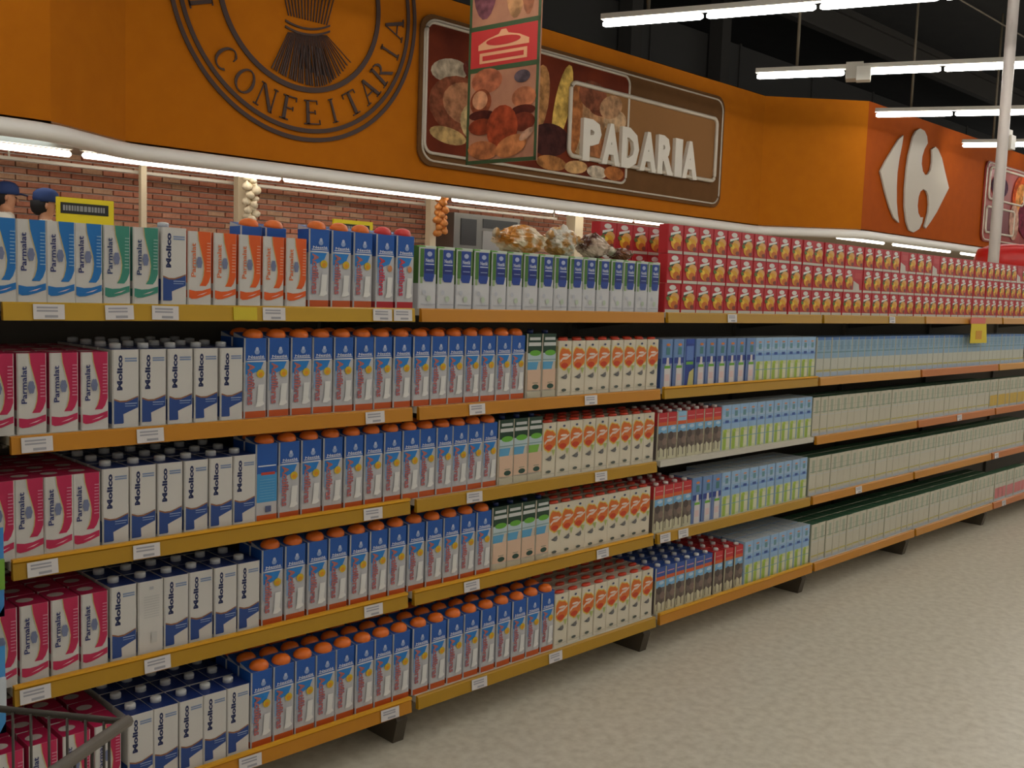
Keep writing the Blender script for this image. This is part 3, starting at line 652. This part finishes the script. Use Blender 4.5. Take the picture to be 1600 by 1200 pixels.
# ---------------------------------------------------------------- cartons
KIND = {}
NAMES = dict(pink='magenta_milk_carton', blue='sky_blue_milk_carton', green='teal_milk_carton', orange='orange_milk_carton', mol='white_navy_carton', molback='white_navy_carton',
 ades='orange_capped_carton', adesside='orange_capped_carton', adesred='red_capped_carton', dgreen='dark_green_carton', dgreen2='dark_green_carton', splash='orange_splash_carton',
 navy='bottle_print_carton', navyturned='bottle_print_carton', lbg='green_striped_carton', cow='cow_print_carton', cowblue='cow_print_carton', cowsky='cow_print_carton',
 pale='pale_blue_carton', cream='cream_carton', creamyellow='yellow_band_carton', creampink='pink_band_carton', gbw='green_edged_carton')
def kind(key, K, desc, cap=None, capoff=(0,0,0), w=None):
    desc = (NAMES.get(key, desc[0]),)+desc[1:]
    KIND[key] = dict(me=K.mesh(desc[0]), w=K.w, h=K.h, d=K.d, name=desc[0], look=desc[1], cat=desc[2], cap=cap.mesh('cap') if cap else None, off=capoff)
kind('pink', swoosh((196,34,84), (44,52,110)), ('milk_carton','magenta and white milk carton','carton'))
kind('blue', swoosh((26,116,190), (44,52,110)), ('milk_carton','sky blue and white milk carton','carton'))
kind('green', swoosh((60,142,122), (44,62,110)), ('milk_carton','teal green and white milk carton','carton'))
kind('orange', swoosh((232,96,28), (224,120,70)), ('milk_carton','orange and white milk carton with a curved swoosh','carton'))
kind('mol', molico(), ('milk_carton','white-capped carton with navy lettering','carton'), molico_cap(), (-.008, .004, .2))
kind('molback', molico(True), ('milk_carton','white carton turned to its grey small print','carton'), molico_cap(), (-.008, .004, .2))
kind('ades', nestle(ink((196,84,26)), ink((192,104,88))), ('milk_carton','blue-white carton with orange cap','carton'), dome_cap((232,112,28)), (.003, -.010, .231))
kind('adesside', nestle(ink((206,92,30)), ink((192,104,88)), side=True), ('milk_carton','orange-capped carton turned sideways','carton'), dome_cap((232,112,28)), (.003, -.010, .231))
kind('adesred', nestle(ink((180,30,40)), ink((206,50,56)), circle=False), ('milk_carton','blue-white carton with red cap','carton'), dome_cap((214,52,50)), (.003, -.010, .231))
kind('dgreen', dgreen(ink((92,164,206))), ('milk_carton','dark green and beige carton, blue block','carton'), small_cap((36,52,104)), (0, -.008, .232))
kind('dgreen2', dgreen(ink((126,180,70))), ('milk_carton','dark green and beige carton, lime block','carton'), small_cap((36,52,104)), (0, -.008, .232))
kind('splash', splash(), ('milk_carton','cream carton with orange splash','carton'), strip_cap(), (0, -.016, .205))
kind('navy', navyb(), ('milk_carton','blue carton picturing a white bottle','carton'))
kind('navyturned', navyb(True), ('milk_carton','bottle carton turned to its navy side','carton'))
kind('lbg', lbg(), ('milk_carton','light blue carton with yellow-green stripes','carton'))
kind('cow', cow(ink((200,44,52))), ('milk_carton','red-topped carton with brown cows','carton'), small_cap((226,222,216), .012, .012), (0, -.012, .198))
kind('cowblue', cow(ink((52,84,160))), ('milk_carton','blue-topped carton with brown cows','carton'), small_cap((226,222,216), .012, .012), (0, -.012, .198))
kind('cowsky', cow(ink((150,196,226))), ('milk_carton','cow carton turned to its pale blue panel','carton'), small_cap((226,222,216), .012, .012), (0, -.012, .198))
kind('pale', pale(), ('milk_carton','pale blue and cream carton','carton'))
kind('cream', cream(), ('milk_carton','cream carton with green top','carton'))
kind('creamyellow', cream((206,170,60)), ('milk_carton','cream carton with a broad yellow lower band','carton'))
kind('creampink', cream((206,110,110)), ('milk_carton','cream carton with a pinkish red lower band','carton'))
kind('gbw', gbw(), ('milk_carton','white carton with blue label','carton'))
kind('red', redbox(), ('food_box','small red food box','box'))
kind('redturned', redbox(True), ('food_box','red food box turned sideways','box'))
def place(key, X, Y, z, label, group, jit=.25):
    k = KIND[key]
    o = obj(k['name'], k['me'], None, (X+random.uniform(-.0006,.0006), Y+random.uniform(0,.004), z+.0005), math.radians(random.uniform(-jit, jit)*(2 if key == 'gbw' else 4)))
    tag(o, label, k['cat'], group)
    if k['cap']: obj('cap', k['cap'], o, k['off'])
    return o
def nth(n): return '%d%s' % (n, 'th' if 10 <= n % 100 <= 20 else {1: 'st', 2: 'nd', 3: 'rd'}.get(n % 10, 'th'))
SHORT = dict(pink='magenta', blue='sky blue', green='teal', orange='orange', mol='navy-lettered', ades='orange-capped', adesside='turned blue', adesred='red-capped', dgreen='dark green', splash='orange-splash',
             navy='bottle', lbg='green-striped', cow='red-topped cow', cowblue='blue-topped cow', pale='pale blue', cream='cream', gbw='green-striped')
LAST = {}
def run(level, key, x0, x1, n, deep=3, mix=None, yoff=.0):
    """n cartons side by side from x0 to x1 along the shelf, `deep` rows deep"""
    k = KIND[key]; p = (x1-x0)/n
    pk, nb, cnt = LAST.get(level, (None, 'hanging packets', 0))
    if pk is not None and pk != key: nb, cnt = SHORT[pk]+' cartons', 0
    for i in range(n):
        for q in range(deep):
            kk = mix.get(i, key) if (mix and q == 0) else key
            y = YF[level]+.022+KIND[kk]['d']/2+q*(k['d']+.005)+yoff
            if yoff: lab = '%s, %s behind the orange cartons, %s' % (KIND[kk]['look'], nth(i+1), LEVEL[level])
            elif q: lab = '%s, %s from %s, %s row, %s' % (KIND[kk]['look'], nth(cnt+i+1), nb, ('', 'second', 'third', 'fourth')[q], LEVEL[level])
            else: lab = '%s, %s from %s, %s' % (KIND[kk]['look'], nth(cnt+i+1), nb, LEVEL[level])
            place(kk, x0+(i+.5)*p, y, DECK[level], lab, '%s on the %s' % (KIND[kk]['look'], LEVEL[level]))
    if not yoff: LAST[level] = (key, nb, cnt+n)
# top shelf
run(1,'blue',.75,1.021,4,1); run(1,'green',1.021,1.17,2,1); run(1,'mol',1.17,1.243,1,1); run(1,'orange',1.243,1.617,5,1)
run(1,'ades',1.617,1.854,3,1); run(1,'adesred',1.862,2.014,2,1); run(1,'gbw',2.030,2.51,6,1); run(1,'gbw',2.51,3.310,10,3)
run(1,'ades',1.46,1.62,2,1,yoff=.115)
# second
run(2,'pink',.738,1.037,4,4); run(2,'mol',1.041,1.413,5,4); run(2,'ades',1.413,2.014,8,2); run(2,'ades',2.02,2.536,7,2); run(2,'dgreen',2.538,2.700,2,2)
run(2,'splash',2.706,3.320,8,2); run(2,'navy',3.340,4.066,9,2,{2:'navyturned'}); run(2,'lbg',4.066,4.630,8,2)
run(2,'pale',4.645,7.66,40,2)
# third
run(3,'pink',.738,1.012,4,4); run(3,'mol',1.015,1.457,6,4); run(3,'adesside',1.457,1.526,1,2); run(3,'ades',1.526,1.985,6,2); run(3,'ades',1.985,2.41,6,2)
run(3,'dgreen',2.412,2.639,3,2,{2:'dgreen2'}); run(3,'splash',2.641,3.318,9,3); run(3,'cow',3.340,3.810,7,3,{2:'cowsky'}); run(3,'lbg',3.815,4.630,11,2)
run(3,'cream',4.645,7.06,32,2); run(3,'creamyellow',7.06,7.74,9,1)
# fourth
run(4,'pink',.738,1.034,4,4); run(4,'mol',1.035,1.473,6,4,{1:'molback'}); run(4,'ades',1.475,2.012,7,2); run(4,'ades',2.016,2.394,5,2)
run(4,'dgreen',2.397,2.690,4,2); run(4,'splash',2.692,3.312,9,3); run(4,'cow',3.334,3.610,4,3); run(4,'navy',3.613,3.842,3,2); run(4,'lbg',3.842,4.623,10,3)
run(4,'cream',4.645,7.80,42,2)
# bottom
run(5,'pink',.735,1.057,4,4); run(5,'mol',1.066,1.423,5,4); run(5,'ades',1.425,2.010,8,3); run(5,'ades',2.016,2.707,9,3); run(5,'splash',2.709,3.312,8,4)
run(5,'cowblue',3.330,3.755,6,4); run(5,'cow',3.757,4.010,3,4); run(5,'lbg',4.013,4.628,8,4); run(5,'cream',4.645,7.19,33,3); run(5,'creampink',7.2,7.8,8,1)
# three tiers of red boxes on the top shelf, and the stack that goes on behind the green and white cartons
for t in range(3):
    zt = DECK[1]+t*.122; tier = ('lowest','middle','uppermost')[t]
    n = 39
    for i in range(n):
        X = 3.405+i*.1095
        kk = 'redturned' if random.random() < (.0 if i < 12 else .06) else 'red'
        place(kk, X, .022+.025+random.uniform(0,.004), zt, '%s, %s tier, %s from green-striped cartons, top shelf' % (KIND[kk]['look'], tier, nth(i+1)), 'red food boxes, %s tier' % tier, .12)
    for i in range(4):
        X = 3.530-i*.1095
        place('red', X, .247, zt, '%s, %s tier, %s behind the green-striped cartons' % (KIND['red']['look'], tier, nth(i+1)), 'red food boxes behind the green and white cartons', .12)

# ---------------------------------------------------------------- bread bags on the top shelf
def bag(name, cx, cy, cz, rx, ry, rz, m1, m2, label, seed, rot=0):
    from mathutils import noise as nz
    n, k = 36, 18; vs = []; fs = []; off = Vector((seed*3.1, seed*1.7, 0))
    for i in range(k+1):
        th = math.pi*i/k
        for j in range(n):
            a = 2*math.pi*j/n
            c = abs(math.cos(a))**.8*math.copysign(1, math.cos(a)); s_ = abs(math.sin(a))**.8*math.copysign(1, math.sin(a))
            p = Vector((math.sin(th)**.8*c, math.sin(th)**.8*s_, math.cos(th)))
            d = .86+.34*abs(nz.noise(p*2.6+off))+.16*abs(nz.noise(p*6.5+off))-.10*abs(p.x)
            vs.append((rx*p.x*min(d,1.06), ry*p.y*min(d,1.06), max(-rz*.92, rz*p.z*d*(1-.35*abs(p.x)))))
    for i in range(k):
        for j in range(n): fs.append((i*n+j, (i+1)*n+j, (i+1)*n+(j+1) % n, i*n+(j+1) % n))
    e = obj(name, None, None, (cx, cy, cz), rot); tag(e, label, 'bag', 'bread bags on the top shelf')
    b = MB().add(vs, fs, m1, False).build('film', e, (0,0,rz*.92))
    kn = MB().tube([(-rx*.7,0,rz*1.1),(-rx*.86,0,rz*1.25),(-rx*.98,0,rz*1.3)], [.018,.006,.02], m2, 8).build('knotted_end', e)
    return e
sack = lambda n, a, c: mat(n, a, .2, noise=(c, 14, .44, .54), bump=.6)
zb = DECK[1]+.203
m_clear = sack('film_clear', (214,204,180), (190,140,80))
bag('bread_bag', 2.62, .16, zb, .125, .072, .056, sack('film_amber', (196,128,48), (222,200,168)), m_clear, 'amber plastic bread bag lying on the green and white cartons', 3)
bag('bread_bag', 2.83, .15, zb, .078, .062, .062, sack('film_white', (216,208,194), (190,140,76)), m_clear, 'cloudy white plastic bread bag between amber and brown bags', 5, .2)
bag('bread_bag', 3.00, .13, zb, .082, .05, .052, sack('film_brown', (84,44,26), (200,176,156)), m_clear, 'dark brown plastic bread bag beside the red boxes', 8, -.15)
bag('bread_bag', 3.16, .12, zb, .06, .045, .028, sack('film_dark', (84,46,30), (120,70,40)), m_clear, 'small flat brown bag next to the red boxes', 9)

# ---------------------------------------------------------------- bakery things behind the shelves
def signboard(x, y, z0, z1, wd, label):
    e = obj('yellow_sign', None, None, (x, y, .55)); tag(e, label, 'sign')
    my = mat('sign_yellow', (236,214,20), .45)
    MB().box(-wd/2, wd/2, -.015, .015, z0-.55, z1-.55, my).build('board', e)
    MB().box(-wd/2+.03, wd/2-.05, -.02, -.014, z1-.55-.14, z1-.55-.045, mat('sign_black', (30,32,30), .5)).build('black_panel', e)
    b = MB()
    rnd = random.Random(4); x0 = -wd/2+.05
    while x0 < wd/2-.09:
        q = rnd.uniform(.012,.03); b.box(x0, x0+q, -.022, -.02, z1-.55-.115, z1-.55-.068, mat('sign_grey_print', (150,150,150), .5)); x0 += q+.008
    b.build('faint_lettering', e)
    MB().box(-.02, .02, -.012, .012, .02, z0-.55, mat('sign_post', (150,140,110), .5)).build('post', e); MB().box(-.15, .15, -.1, .1, 0, .02, mat('sign_post', None)).build('foot', e)
signboard(3.56, 6.6, 1.9, 2.19, .50, 'yellow sign with black lettered panel beside the navy caps')
signboard(6.84, 7.14, 1.95, 2.255, .55, 'yellow sign whose top shows above the red-capped cartons')
e = obj('oven', None, None, (9.4, 7.86, .55)); tag(e, 'grey steel bakery oven with dark window against brick wall', 'oven')
ms = mat('oven_steel', (120,118,114), .35, metal=.5); MB().box(-.62, .62, -.28, .3, 0, 1.97, ms).build('body', e)
MB().box(-.50, -.22, -.29, -.28, 1.55, 1.90, mat('oven_glass', (52,52,52), .2)).build('window', e); MB().box(-.1, .56, -.29, -.28, 1.80, 1.92, mat('oven_glass', None)).build('control_panel', e)
MB().box(-.1, .56, -.29, -.28, 1.0, 1.76, mat('oven_door', (150,148,146), .3, metal=.4)).build('door', e)
def braid(x, y, ztop, n, c, label, name, cat):
    e = obj(name, None, None, (x, y, ztop)); tag(e, label, cat)
    MB().tube([(0,0,0),(.004,0,-.3),(0,0,-.065*n/2-.05)], .008, mat('raffia', (190,170,120), .8), 6).build('raffia_cord', e)
    rnd = random.Random(n)
    me = MB().lathe([(.004,.055),(.014,.04),(.042,.020),(.054,-.004),(.044,-.030),(.014,-.042)], c, n=14).mesh('bulb')
    for k in range(n):
        a = k*2.4; o = obj('bulb', me, e, (.055*math.cos(a), .03*math.sin(a), -.07-.033*k)); o.rotation_euler = (rnd.uniform(-.6,.6), rnd.uniform(-.6,.6), 0); s = rnd.uniform(.8,1.2); o.scale = (s, s, s)
braid(5.70, 7.455, 2.755, 16, mat('garlic', (226,214,190), .5, noise=((206,186,150), 20, .4, .7)), 'pale garlic braid hanging from the soffit in front of a post', 'garlic_braid', 'garlic')
braid(8.43, 7.44, 2.755, 15, mat('onion', (214,140,70), .35, noise=((190,110,50), 20, .4, .7)), 'string of golden onions hanging from the soffit before a post', 'onion_string', 'onions')

# ---------------------------------------------------------------- two bakers in navy caps, seen over the cartons
def person(x, y, z, turn, label, H=1.75):
    e = obj('person', None, None, (x, y, z), turn); tag(e, label, 'person', 'bakery staff')
    s = H/1.75
    J = {'pel':(0,0,.95),'waist':(0,.01,1.1),'chest':(0,0,1.32),'neck':(0,.0,1.47),'head':(.01,0,1.58),'crown':(.012,0,1.68)}
    for sd, g in (('l',1),('r',-1)):
        J.update({'sh'+sd:(0,.19*g,1.40),'el'+sd:(.06,.24*g,1.12),'wr'+sd:(.24,.20*g,1.0),'hand'+sd:(.31,.19*g,.99),'hip'+sd:(0,.09*g,.90),'kn'+sd:(.02,.10*g,.50),'an'+sd:(0,.10*g,.09),'toe'+sd:(.14,.11*g,.04)})
        for k, dy in enumerate((-.03,-.01,.01,.03)): J['f%d%s' % (k, sd)] = (.385-.012*abs(k-1.5), .19*g+dy, .965)
        J['th'+sd] = (.33, (.19-.055)*g, 1.01)
    RAD = {'pel':.15,'waist':.135,'chest':.155,'neck':.055,'head':.088,'crown':.07,'sh':.065,'el':.045,'wr':.03,'hand':.034,'hip':.09,'kn':.062,'an':.042,'toe':.036,'f0':.009,'f1':.0095,'f2':.0095,'f3':.008,'th':.011}
    ED = [('pel','waist'),('waist','chest'),('chest','neck'),('neck','head'),('head','crown')]
    for sd in 'lr':
        ED += [('chest','sh'+sd),('sh'+sd,'el'+sd),('el'+sd,'wr'+sd),('wr'+sd,'hand'+sd),('pel','hip'+sd),('hip'+sd,'kn'+sd),('kn'+sd,'an'+sd),('an'+sd,'toe'+sd),('hand'+sd,'th'+sd)]+[('hand'+sd,'f%d%s' % (k, sd)) for k in range(4)]
    names = list(J); me = bpy.data.meshes.new('body')
    me.from_pydata([tuple(c*s for c in J[n]) for n in names], [(names.index(a), names.index(b)) for a, b in ED], [])
    skin_m = mat('skin', (196,140,108), .55); cl = mat('uniform_white', (222,218,210), .7); tr = mat('trouser_navy', (40,48,80), .7)
    body = obj('body', me, e); body.modifiers.new('skin', 'SKIN'); body.modifiers.new('sub', 'SUBSURF').levels = 2
    me.materials.append(skin_m)
    for i, n in enumerate(names):
        r = RAD.get(n, RAD.get(n[:-1])); me.skin_vertices[0].data[i].radius = (r*s, r*s); me.skin_vertices[0].data[i].use_root = (n == 'pel')
    dg = bpy.context.evaluated_depsgraph_get(); bme = bpy.data.meshes.new_from_object(body.evaluated_get(dg))
    body.modifiers.clear(); body.data = bme; bme.name = 'body'
    bme.materials.clear()
    for m in (skin_m, cl, tr): bme.materials.append(m)
    for p in bme.polygons:
        p.use_smooth = True; c = p.center/s
        p.material_index = 0 if (c.z > 1.45 or (c.x > .2 and c.z > .9)) else (1 if c.z > .88 else 2)
    hz = 1.60*s; navy = mat('cap_navy', (34,58,112), .75); hair = mat('hair_dark', (26,22,24), .8)
    MB().lathe([(.104,0),(.112,.03),(.106,.08),(.076,.112),(.03,.126)], navy, (.005,0,hz+.02), n=18, sy=.88).build('cap_crown', e)
    MB().extrude_xz([(.06,hz+.03),(.13,hz+.035),(.19,hz+.02),(.19,hz+.014),(.13,hz+.026),(.06,hz+.02)], -.07, .07, navy).build('cap_brim', e)
    MB().lathe([(.05,-.10),(.085,-.07),(.097,-.02),(.096,.03)], hair, (-.028,0,hz), n=16, sy=.85).build('hair', e)
    f_ = MB(); f_.lathe([(.006,.02),(.014,-.01),(.01,-.02)], skin_m, (.098,0,hz-.03), n=8); f_.build('nose', e)
    for g in (1,-1):
        MB().lathe([(.004,-.006),(.009,0),(.004,.006)], hair, (.086,.032*g,hz-.005), n=8).build('eye', e)
        MB().lathe([(.008,-.028),(.016,0),(.008,.028)], skin_m, (.005,.090*g,hz-.02), n=8, sy=.5).build('ear', e)
    MB().box(.084, .092, -.022, .022, hz-.072, hz-.064, mat('lips', (150,80,76), .6)).build('mouth', e)
    return e
person(3.30, 7.85, .55, math.radians(-20), 'person in navy cap by brick wall, farther from the yellow sign', 1.85)
person(3.36, 7.0, .55, math.radians(-15), 'person in navy cap standing next to the yellow sign', 1.74)

# ---------------------------------------------------------------- packets hanging at the end of the first bay, and the shopping cart
def packet(x, z, c1, c2, label):
    e = obj('hanging_packet', None, None, (x, -.062, z)); tag(e, label, 'packet', 'packets on the hanging strip')
    b = MB(); n = 8; vs = []; fs = []
    for i in range(n+1):
        for j in range(n+1):
            u, v = i/n, j/n; t = .018*(math.sin(math.pi*u)*math.sin(math.pi*v))**.5
            vs.append((-.06+.12*u, -t, -.21+.21*v))
    k0 = len(vs); vs += [(x_, -y_, z_) for x_, y_, z_ in vs]
    for i in range(n):
        for j in range(n):
            a = i*(n+1)+j; fs += [(a, a+n+1, a+n+2, a+1), (k0+a, k0+a+1, k0+a+n+2, k0+a+n+1)]
    b.add(vs, fs, ink(c1, .3), True).build('pouch', e)
    MB().box(-.055, .055, -.0215, -.010, -.14, -.07, ink(c2, .3)).build('label_band', e)
o = MB().box(.68, .70, -.040, -.036, .30, 1.43, mat('clip_strip', (206,206,206), .4)).build('clip_strip'); tag(o, 'white plastic strip hung with packets at the shelf end', 'strip')
packet(.686, 1.262, (96,160,40), (60,140,60), 'green packet hanging on the strip at the shelf end')
packet(.694, .92, (52,130,196), (120,170,60), 'blue packet with green band, upper one on the hanging strip')
packet(.694, .64, (60,140,200), (206,214,220), 'blue packet with white band, lower one on the hanging strip')

ct = obj('shopping_cart', None, None, (.506, -1.293, 0), 0); tag(ct, 'grey wire shopping cart in front of the magenta cartons', 'cart')
mw = mat('cart_wire', (70,64,56), .45, metal=.5); mp_ = mat('cart_bumper', (92,84,74), .5)
n1 = Vector((-.60, .80, 0)); s1 = Vector((-.80, -.60, 0)); ZR = .95; WN, LS = .52, .86
def cp(a, c, z): v = n1*a+s1*c; return (v.x, v.y, z)
MB().tube([cp(0,0,ZR),cp(WN,0,ZR)], .0045, mw, 8).build('nose_rim', ct)
MB().tube([cp(-.002,-.004,ZR),cp(-.002,LS,ZR+.05)], .0075, mp_, 8).build('side_rim', ct); MB().tube([cp(WN,0,ZR),cp(WN,LS,ZR+.05)], .0075, mp_, 8).build('side_rim', ct)
MB().tube([cp(0,LS,ZR+.05),cp(WN,LS,ZR+.05)], .006, mw, 8).build('rear_rim', ct)
wire = MB().tube([(0,0,0),(0,0,-.36)], .0019, mw, 5).mesh('basket_wire')
for k in range(1, 21): 
    o = obj('basket_wire', wire, ct, cp(WN*k/21, .006, ZR)); 
for k in range(1, 24):
    t = k/24
    for a in (.0, WN): obj('basket_wire', wire, ct, cp(a, LS*t, ZR+.05*t))
for z in (.85,.73,.60):
    MB().tube([cp(0,0,z),cp(WN,0,z),cp(WN,LS,z),cp(0,LS,z)], .0025, mw, 5, True).build('basket_hoop', ct)
for k in range(1, 10): MB().tube([cp(WN*k/10,0,.595),cp(WN*k/10,LS,.595)], .002, mw, 5).build('floor_wire', ct)
b = MB()
for a in (.04, WN-.04): b.tube([cp(a,.05,.12),cp(a,.75,.14),cp(a,.80,.60),cp(a,LS+.02,1.03)], .011, mw, 8)
b.tube([cp(.04,.05,.12),cp(WN-.04,.05,.12)], .011, mw, 8); b.build('chassis', ct)
MB().tube([cp(-.01,LS+.03,1.03),cp(WN+.01,LS+.03,1.03)], .015, mat('cart_handle', (170,30,30), .4), 10).build('handle', ct)
for a in (.05, WN-.05):
    for c in (.07, .74):
        v = cp(a, c, 0); h = obj('caster', None, ct, v)
        b = MB(); ax = n1*.014
        vs = []; fs = []
        for sgn in (-1, 1):
            for q in range(16):
                an = 2*math.pi*q/16; p = ax*sgn+s1*.055*math.cos(an)+Vector((0,0,.057+.055*math.sin(an))); vs.append(tuple(p))
        fs = [tuple(range(16)), tuple(range(16,32))[::-1]]+[(q,16+q,16+(q+1)%16,(q+1)%16) for q in range(16)]
        b.add(vs, fs, mat('caster_rubber', (48,46,44), .7)); b.build('wheel', h)
        MB().tube([(0,0,.057),(0,0,.13)], .012, mw, 6).build('fork', h)
